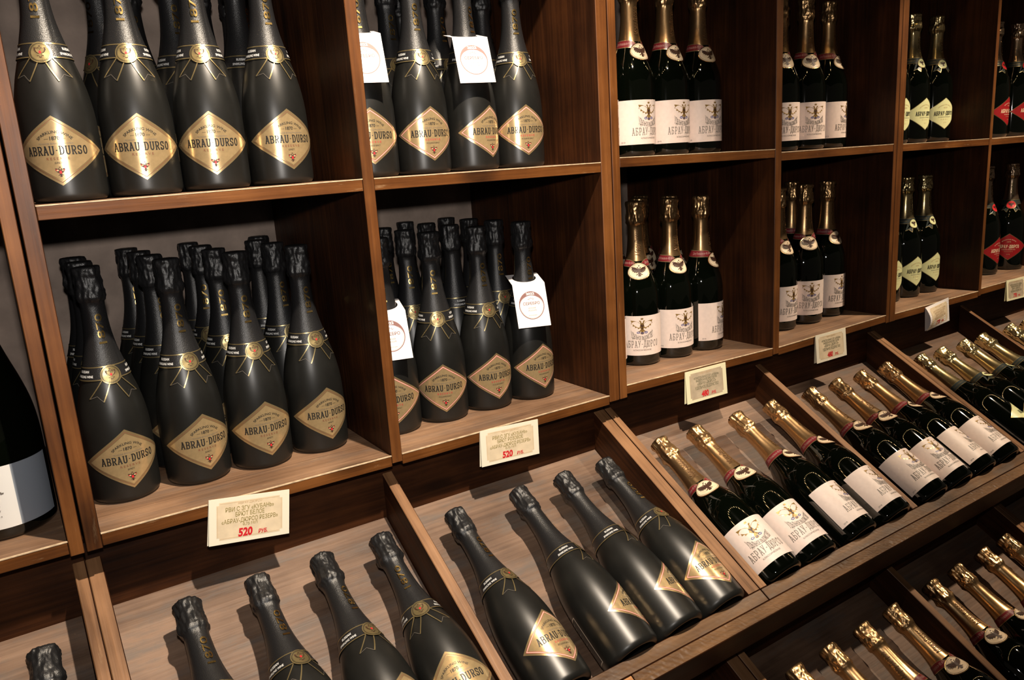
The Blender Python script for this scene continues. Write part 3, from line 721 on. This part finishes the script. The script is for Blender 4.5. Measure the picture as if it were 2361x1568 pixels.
upright('white', 'A1', 1, [
    [(-.7940, .1180, -12), (-.7035, .1180, -7), (-.6130, .1180, -12), (-.5220, .1180, 5)],
    [(-.7130, .2085, -55), (-.6215, .2085, 5), (-.5310, .2085, 50)],
    [(-.6600, .2990, 10), (-.5600, .2990, -60), (-.4950, .3700, 15)]])
upright('rose', 'A2', 0, [
    [(-.3870, .1180, -20), (-.2970, .1180, -20), (-.2075, .1184, -3), (-.1155, .1142, 3)],
    [(-.3850, .2080, 10), (-.2950, .2080, -14), (-.2050, .2090, 60), (-.1145, .2050, -8)],
    [(-.2950, .2980, 0), (-.2050, .2990, 40), (-.1140, .2960, -30)],
    [(-.2050, .3890, 20), (-.1140, .3870, 0)]])
upright('rose', 'A2', 1, [
    [(-.3838, .1180, -14), (-.2920, .1180, -4), (-.2000, .1180, 17), (-.1075, .1180, -12)],
    [(-.2890, .2090, -4), (-.1990, .2090, 10), (-.1070, .2090, 36)],
    [(-.3100, .2980, 30), (-.2180, .2990, 60)]])
upright('classic', 'B1', 0, [
    [(.0645, .1170, -30), (.1543, .1170, -32), (.2449, .1154, -5), (.3345, .1163, 26)],
    [(.1560, .2080, -10), (.2460, .2065, 8), (.3360, .2075, 30)],
    [(.1570, .2990, 5), (.2470, .2975, 30), (.3370, .2985, -5)]])
upright('classic', 'B1', 1, [
    [(.0644, .1180, 10), (.1540, .1180, 3), (.2436, .1180, 4), (.3335, .1180, -3)],
    [(.1440, .2090, 0), (.2060, .2760, 20)]])
upright('classic', 'B2', 0, [
    [(.5830, .1180, 2), (.6740, .1152, -28), (.7680, .1220, 0)],
    [(.6640, .2060, -14), (.7560, .2120, 10)]])
upright('classic', 'B2', 1, [
    [(.5790, .1180, -19), (.6690, .1180, -22), (.7600, .1250, 15)],
    [(.7010, .2060, 0)]])
upright('pale', 'C1', 0, [[(1.0030, .1180, -8), (1.0938, .1180, -10), (1.1850, .1200, -4)]])
upright('pale', 'C1', 1, [[(1.0030, .1180, -8), (1.0945, .1200, -6), (1.2000, .1200, -20)]])
upright('red', 'C2', 0, [[(1.5020, .1180, 4), (1.6300, .1080, -60)]])
upright('red', 'C2', 1, [[(1.5000, .1200, 6), (1.6200, .1190, 0)]])

# ------------------------------------------------------------------ bottles lying on the trays
def lying(kind, T, x, phi, label, group, skew=0.0, s_base=None):
    U = -TD; n = (TN * math.cos(math.radians(phi)) + Vector((1, 0, 0)) * math.sin(math.radians(phi))).normalized()
    U = (Matrix.Rotation(math.radians(skew), 3, TN) @ U).normalized()
    n = (n - U * n.dot(U)).normalized()
    Yv = -n; Xv = Yv.cross(U).normalized()
    loc = tp(T, x, SR - .0012 if s_base is None else s_base, .0462 if kind in ('white', 'rose') else .0461)
    m = Matrix(((Xv.x, Yv.x, U.x, loc.x), (Xv.y, Yv.y, U.y, loc.y), (Xv.z, Yv.z, U.z, loc.z), (0, 0, 0, 1)))
    bottle(kind, m, label, group)
LIE = {'white': 'matte black bottle lying %s in upper tray %s', 'rose': 'matte black red-lined-label bottle lying %s in upper tray %s',
       'classic': 'copper-necked white-label bottle lying %s in %s', 'pale': 'pale-gold-necked bottle lying %s in %s'}
def tray_bottles(kind, T, xs, where, group, lo=None, hi=None):
    xs = [list(q) for q in xs]; gap = .0893 if kind in ('white', 'rose') else .0908
    for it in range(300):
        for a, c in zip(xs, xs[1:]):
            d = c[0] - a[0]
            if d < gap: a[0] -= (gap + .0001 - d) / 2; c[0] += (gap + .0001 - d) / 2
        if hi: xs[-1][0] = min(xs[-1][0], hi - .0462)
        if lo: xs[0][0] = max(xs[0][0], lo + .0462)
    for i, (x, phi, skew) in enumerate(xs):
        lying(kind, T, x, phi, LIE[kind] % (ORD[i], where), group, skew)
lying('white', T1, -.9214, 0, 'black capped bottle alone in the far left upper tray', 'bottles in the far left tray')
tray_bottles('white', T1, [(-.7521, 15, 0), (-.6684, 18, 0), (-.5790, 25, 0), (-.4946, -15, 0)], 'under the leftmost full bay', 'matte black bottles lying in the upper tray', -.8420, -.4485)
tray_bottles('rose', T1, [(-.3711, 20, 0), (-.2509, 52, 0), (-.1639, 50, 0), (-.0725, 14, 0)], 'under the second full bay', 'red-lined black bottles lying in the upper tray', -.4320, -.0255)
tray_bottles('classic', T1, [(.0640, -22, 0), (.1550, -12, 0), (.2701, 22, 0), (.3740, 20, 0)], 'upper tray under third full bay', 'copper foiled bottles in the upper tray, first compartment', .0160, .4215)
tray_bottles('classic', T1, [(.5012, 2, 0), (.5930, -6, 0), (.6830, 26, 0), (.7780, 12, 0)], 'upper tray under fourth full bay', 'copper foiled bottles in the upper tray, second compartment', .4380, .8290)
tray_bottles('pale', T1, [(.9120, 36, 0), (1.0030, 5, 0), (1.1090, 20, 0), (1.2010, 24, 0)], 'upper tray under pale-green bay', 'pale gold foiled bottles in the upper tray', .8580, 1.2560)
tray_bottles('pale', T1, [(1.3481, 20, 0), (1.4392, 20, 0)], 'upper tray under crimson bay', 'pale gold foiled bottles in the upper tray, last compartment')
tray_bottles('classic', T2, [(.0880, 10, 0), (.1780, 20, 0), (.2748, -58, 0), (.3650, -14, 0)], 'shaded lower tray under third full bay', 'copper foiled bottles in the lower tray, first compartment', .0160, .4215)
tray_bottles('classic', T2, [(.4988, -12, 0), (.5890, 20, 0), (.7000, 12, 0), (.7900, 10, 0)], 'shaded lower tray under fourth full bay', 'copper foiled bottles in the lower tray, second compartment', .4380, .8290)

# ------------------------------------------------------------------ magnum at the left edge
PM = [(r * 1.25, z) for r, z in base_profile(.0446)] + [(.0560, .03), (.0560, .09), (.0555, .125), (.0525, .155), (.0455, .185), (.0365, .215), (.0285, .245), (.0225, .275), (.0190, .305), (.0180, .34), (.0180, .385)]
PM = [(r, z) for r, z in PM if z < .37]
RM = surface(PM)
t = thing('wine_bottle', 'large dark glossy bottle with white and blue-grey label at the left edge', 'bottle', (-.9325, .110, shelf_z('Z', 0, -.93) + .0003))
t.rotation_euler = (0, 0, math.radians(-8))
link('glass_body', body_part(M_GLASS, PM), t)
mb = MB(); wr = Wrap(mb, RM, .056)
wr.strip(-.066, .024, lambda x: .094, lambda x: .016, M_MAGW, .0005, 24, 2); wr.strip(.024, .075, lambda x: .094, lambda x: .016, M_MAGG, .0005, 14, 2)
vs, fs, wd = text2d('НИКОВЪ', .0052, 0, 1.15, 'R'); wr.put((vs, fs), M_GREYINK, .0008, dx=.013, dz=.059)
for s_, dz_, sz in (('игристое вино', .050, .0028), ('белое', .044, .0028), ('выдержанное брют', .038, .0028), ('0,75 л', .031, .0024)):
    vs, fs, wd = text2d(s_, sz, 0, 1, 'R'); wr.put((vs, fs), M_GREYINK, .0008, dx=.006, dz=dz_)
link('front_label', mb.mesh('front_label'), t, label='white paper label with a blue-grey side panel')

# ------------------------------------------------------------------ price cards hanging on the shelf edge
def flat(mb, sh, m, dx, dz, y, F):
    mb.add([F(x + dx, z + dz, y) for x, z in sh[0]], sh[1], m)
def price_card(x, z, wd, ht, roll, lines, price, label, paper, parch, ink, open_=.004, bow=0.0, top_in=True):
    t = thing('price_card', label, 'price tag', (x, -.0012, z), None)
    t.rotation_euler = (0, math.radians(roll), 0)
    F = lambda u, v, off: (u, -.0006 - open_ * (-v / ht) - bow * math.sin(PI * min(1, max(0, -v / ht))) * (.5 - u / wd) - off, v)
    def sheet(fn, th=.0004, n=6, k=10):
        mb = MB(); vs = []
        for i in range(n + 1):
            for j in range(k + 1):
                u = -wd / 2 + wd * i / n; v = -ht * j / k; vs.append(fn(u, v, 0))
        m = len(vs)
        for a in range(m): q = vs[a]; vs.append((q[0], q[1] + th, q[2]))
        fs = []
        for i in range(n):
            for j in range(k):
                a = i * (k + 1) + j; b = a + k + 1; fs.append((a, a + 1, b + 1, b)); fs.append((m + a, m + b, m + b + 1, m + a + 1))
        for j in range(k): fs.append((j, m + j, m + j + 1, j + 1)); a = n * (k + 1) + j; fs.append((a, a + 1, m + a + 1, m + a))
        for i in range(n): a = i * (k + 1); b = a + k + 1; fs.append((a, b, m + b, m + a)); a += k; b += k; fs.append((a, m + a, m + b, b))
        mb.add(vs, fs, paper, False); return mb
    mb = sheet(F); link('front_sheet', mb.mesh('front_sheet'), t)
    B = lambda u, v, off: (u + .0008 * v / ht * 2, .0003 - .0010 * (-v / ht), v)
    mb = sheet(B); link('back_sheet', mb.mesh('back_sheet'), t)
    mb = MB(); px, pz = wd * .41, ht * .41; n_ = .006; cz = -ht * .5
    def notched(a, b, n_):
        return [(-a + n_, -b), (a - n_, -b), (a - n_, -b + n_), (a, -b + n_), (a, b - n_), (a - n_, b - n_), (a - n_, b), (-a + n_, b), (-a + n_, b - n_), (-a, b - n_), (-a, -b + n_), (-a + n_, -b + n_)]
    def grid(a0, a1, b0, b1, nn=8):
        vs = [(a0 + (a1 - a0) * i / 3, b0 + (b1 - b0) * j / nn) for i in range(4) for j in range(nn + 1)]
        return vs, [(i * (nn + 1) + j, (i + 1) * (nn + 1) + j, (i + 1) * (nn + 1) + j + 1, i * (nn + 1) + j + 1) for i in range(3) for j in range(nn)]
    c_ = .0035
    for rct in ((-px + c_, px - c_, -pz, pz), (-px, -px + c_, -pz + c_, pz - c_), (px - c_, px, -pz + c_, pz - c_)):
        flat(mb, grid(*rct), parch, 0, cz, .00012, F)
    for pts in (([(-px + c_ * 1.4, pz * .93), (px - c_ * 1.4, pz * .93)]), ([(-px + c_ * 1.4, -pz * .93), (px - c_ * 1.4, -pz * .93)]), ([(-px * .97, pz - c_ * 1.4), (-px * .97, -pz + c_ * 1.4)]), ([(px * .97, pz - c_ * 1.4), (px * .97, -pz + c_ * 1.4)])):
        flat(mb, stroke2d(pts, .0004), M_TAN, 0, cz, .00022, F)
    link('print_panel', mb.mesh('print_panel'), t, label='parchment coloured panel with notched corners')
    mb = MB(); k = ht / .062
    for s_, dz_, hh, ww, m in lines:
        flat(mb, fit_text(s_, hh * k, ww * wd, .006), m or ink, 0, -ht * dz_, .00030, F)
    vs, fs = fit_text(price, .0105 * k, .175 * wd, .045); flat(mb, ([(x_ + .06 * y_, y_) for x_, y_ in vs], fs), M_PRICE, -.06 * wd, -ht * .875, .00032, F)
    vs, fs = fit_text('РУБ.', .0052 * k, .115 * wd, .03); flat(mb, ([(x_ + .15 * y_, y_) for x_, y_ in vs], fs), M_PRICE, .16 * wd, -ht * .872, .00032, F)
    link('lettering', mb.mesh('lettering'), t)
HEADL = [('АБРАУ-ДЮРСО', .165, .0030, .30, M_TAN)]
def res_lines(sort):
    return HEADL + [('РВИ С ЗГУ «КУБАНЬ»', .31, .0058, .60, None), (sort, .43, .0058, .36 if 'БЕЛ' in sort else .44, None), ('«АБРАУ-ДЮРСО РЕЗЕРВ»', .565, .0058, .70, None), ('0,75 МЛ', .645, .0036, .18, None)]
cl_lines = HEADL + [('ИГРИСТОЕ ВИНО С ЗГУ «КУБАНЬ»', .30, .0042, .62, None), ('ВЫДЕРЖАННОЕ БРЮТ БЕЛОЕ', .385, .0042, .52, None), ('«АБРАУ-ДЮРСО»', .495, .0056, .46, None), ('УДЕЛЬНОЕ ВЕДОМСТВО', .62, .0056, .58, None)]
M_GREEN = mat('grey_olive_print', (.17, .17, .10), .5)
price_card(-.6585, -.0015, .1065, .0625, 8.6, res_lines('БРЮТ БЕЛОЕ'), '520', 'white price card reading 520 under the leftmost full bay', M_PAPER, M_PARCH, M_OLIVE, .0030)
price_card(-.2395, -.0062, .1130, .0590, 3.4, res_lines('БРЮТ РОЗОВОЕ'), '520', 'cream price card reading 520 under the second full bay', M_PAPER, M_PARCH, M_OLIVE, .0040)
price_card(.2185, -.0010, .1120, .0625, .8, cl_lines, '480', 'yellowish price card reading 480 under the third full bay', M_PAPERY, M_PARCHD, M_GREEN, .0060)
price_card(.6140, .0006, .1080, .0620, .4, cl_lines, '480', 'cream price card reading 480 under the fourth full bay', M_PAPER, M_PARCH, M_GREEN, .0060)
price_card(1.0490, -.0010, .1060, .0600, -5.2, cl_lines, '770', 'bowed white price card reading 770 under the pale-green bay', M_CARD, M_PARCH, M_TAN, .0030, .012)
price_card(1.4520, .0050, .1060, .0570, 1.5, cl_lines, '770', 'greyish price card reading 770 at the right edge', M_PAPERY, M_PARCHD, M_GREEN, .0060)

# ------------------------------------------------------------------ medal hang tags
def hangtag(x, y, z, yaw, label, zf=.222, tilt=math.radians(22), fwd=.030, wdt=.058, ht=.077):
    """a card with a hole slipped over the neck, its front hanging before the shoulder"""
    t = thing('hang_tag', label, 'tag', (x, y, z), 'medal hang tags on black bottles')
    t.rotation_euler = (0, 0, math.radians(yaw))
    r0 = RR(zf) + .0022; back = .020; th = .0004
    outer = [Vector((-wdt / 2, -fwd, 0)), Vector((wdt / 2, -fwd, 0)), Vector((wdt / 2, back, 0)), Vector((-wdt / 2, back, 0))]
    hole = [Vector((r0 * math.cos(a), r0 * math.sin(a), 0)) for a in [2 * PI * i / 24 for i in range(24)]][::-1]
    tri = tessellate_polygon([outer, hole]); P_ = outer + hole
    zz = lambda p: zf + (p.y + fwd) * .22
    mb = MB(); mb.add([(p.x, p.y, zz(p)) for p in P_], tri, M_CARD); mb.add([(p.x, p.y, zz(p) - th) for p in P_], [f[::-1] for f in tri], M_CARD)
    link('collar_flap', mb.mesh('collar_flap'), t)
    F = lambda u, v, off: (u, -fwd + v * math.sin(tilt) - off, zf + v * math.cos(tilt))
    mb = MB(); mb.box(0, 0, 0, 0, 0, 0, M_CARD); mb = MB()
    c = [F(-wdt / 2, -ht, 0), F(wdt / 2, -ht, 0), F(wdt / 2, -ht, -th), F(-wdt / 2, -ht, -th), F(-wdt / 2, 0, 0), F(wdt / 2, 0, 0), F(wdt / 2, 0, -th), F(-wdt / 2, 0, -th)]
    mb.hexa(c, M_CARD); link('front_card', mb.mesh('front_card'), t)
    mb = MB(); cz = -ht * .50; o = .0002
    flat(mb, ring2d(0, 0, .0225, .0250, .0014, 36, .0075), M_ROSE, 0, cz, o, F)
    flat(mb, ring2d(0, -.0022, .0198, .0205, .0004, 36), M_ROSEL, 0, cz, o, F)
    flat(mb, fit_text('2022', .0040, .0150, .04), M_WHITE, 0, cz + .0187, o * 2, F)
    for i in range(5):
        a = math.radians(30 + 30 * i); flat(mb, stroke2d([(.003 * math.cos(a), .003 * math.sin(a)), (.0065 * math.cos(a), .0055 * math.sin(a))], .0008), M_ROSE, 0, cz + .0085, o, F)
    flat(mb, fit_text('СЕРЕБРО', .0048, .0300, .02), M_ROSE, 0, cz + .0010, o, F)
    flat(mb, fit_text('ЮЖНАЯ', .0026, .0125, .02), M_ROSEL, 0, cz - .0062, o, F)
    flat(mb, fit_text('РОССИЯ', .0026, .0140, .02), M_ROSEL, 0, cz - .0105, o, F)
    flat(mb, fit_text('КРАСНОДАР', .0016, .0150, .02), M_ROSEL, 0, cz - .0185, o, F)
    link('medal_print', mb.mesh('medal_print'), t)
hangtag(-.1155, .1142, shelf_z('A2', 0, -.11), -20, 'white silver-medal hang tag on front right bottle in lower second full bay', zf=.208)
hangtag(-.3870, .1180, shelf_z('A2', 0, -.38), -14, 'white hang tag half hidden by the divider in lower second full bay', zf=.200)
hangtag(-.2000, .1180, shelf_z('A2', 1, -.2), -14, 'white silver-medal hang tag in the middle of upper second full bay', zf=.205)
hangtag(-.3838, .1180, shelf_z('A2', 1, -.38), -14, 'white silver-medal hang tag beside the divider in upper second full bay', zf=.205)

# ------------------------------------------------------------------ lamps of the shop, outside the picture
for i, (n, loc, tgt, wat, colr, cone, bl) in enumerate(LAMPS):
    d = (Vector(tgt) - Vector(loc)).normalized(); q = d.to_track_quat('-Z', 'Y')
    t = thing('track_spotlight', ['black spotlight above the matte black bottles', 'black spotlight above the pale-green bay', 'black spotlight above the left cabinet'][i], 'lamp', Vector(loc) - d * .03)
    t.rotation_euler = q.to_euler()
    mb = MB(); mb.lathe([(.002, .12), (.036, .118), (.038, .10), (.038, .012), (.034, .012), (.034, .03), (.030, .05), (.002, .05)], M_METAL, 28); link('lamp_body', mb.mesh('lamp_body'), t)
    mb = MB(); mb.lathe([(.001, .02), (.028, .02)], M_LENS, 24)
    t2 = thing('lamp_rod', ['rod carrying the spotlight over the black bottles', 'rod carrying the spotlight over the pale-green bay', 'rod carrying the spotlight over the left cabinet'][i], 'lamp rod', (loc[0], loc[1] - .02, loc[2] + .085))
    mb = MB(); mb.lathe([(.006, 0), (.006, 2.35 - loc[2] - .085)], M_METAL, 12); link('rod', mb.mesh('rod'), t2)
t = thing('bulb_bar', 'long bar of small warm bulbs hung above the sloping trays', 'light bar', (-1.4, -.46, 1.31))
mb = MB(); mb.box(0, 4.8, -.012, .012, 0, .018, M_METAL); link('bar', mb.mesh('bar'), t)
for xw in (.3, 2.4, 4.5):
    mb = MB(); mb.lathe([(.004, .018), (.004, 1.04)], M_METAL, 10); link('hanger', mb.mesh('hanger'), t, (xw, 0, 0))
bmb = MB(); bmb.lathe([(.0005, -.012), (.006, -.010), (.009, -.003), (.009, .003), (.006, .010), (.0005, .012)], M_BULB, 12)
bme = bmb.mesh('bulb')
for i in range(22): link('bulb', bme, t, (.10 + .218 * i, 0, -.012))
M_BULB.cycles.emission_sampling = 'NONE'
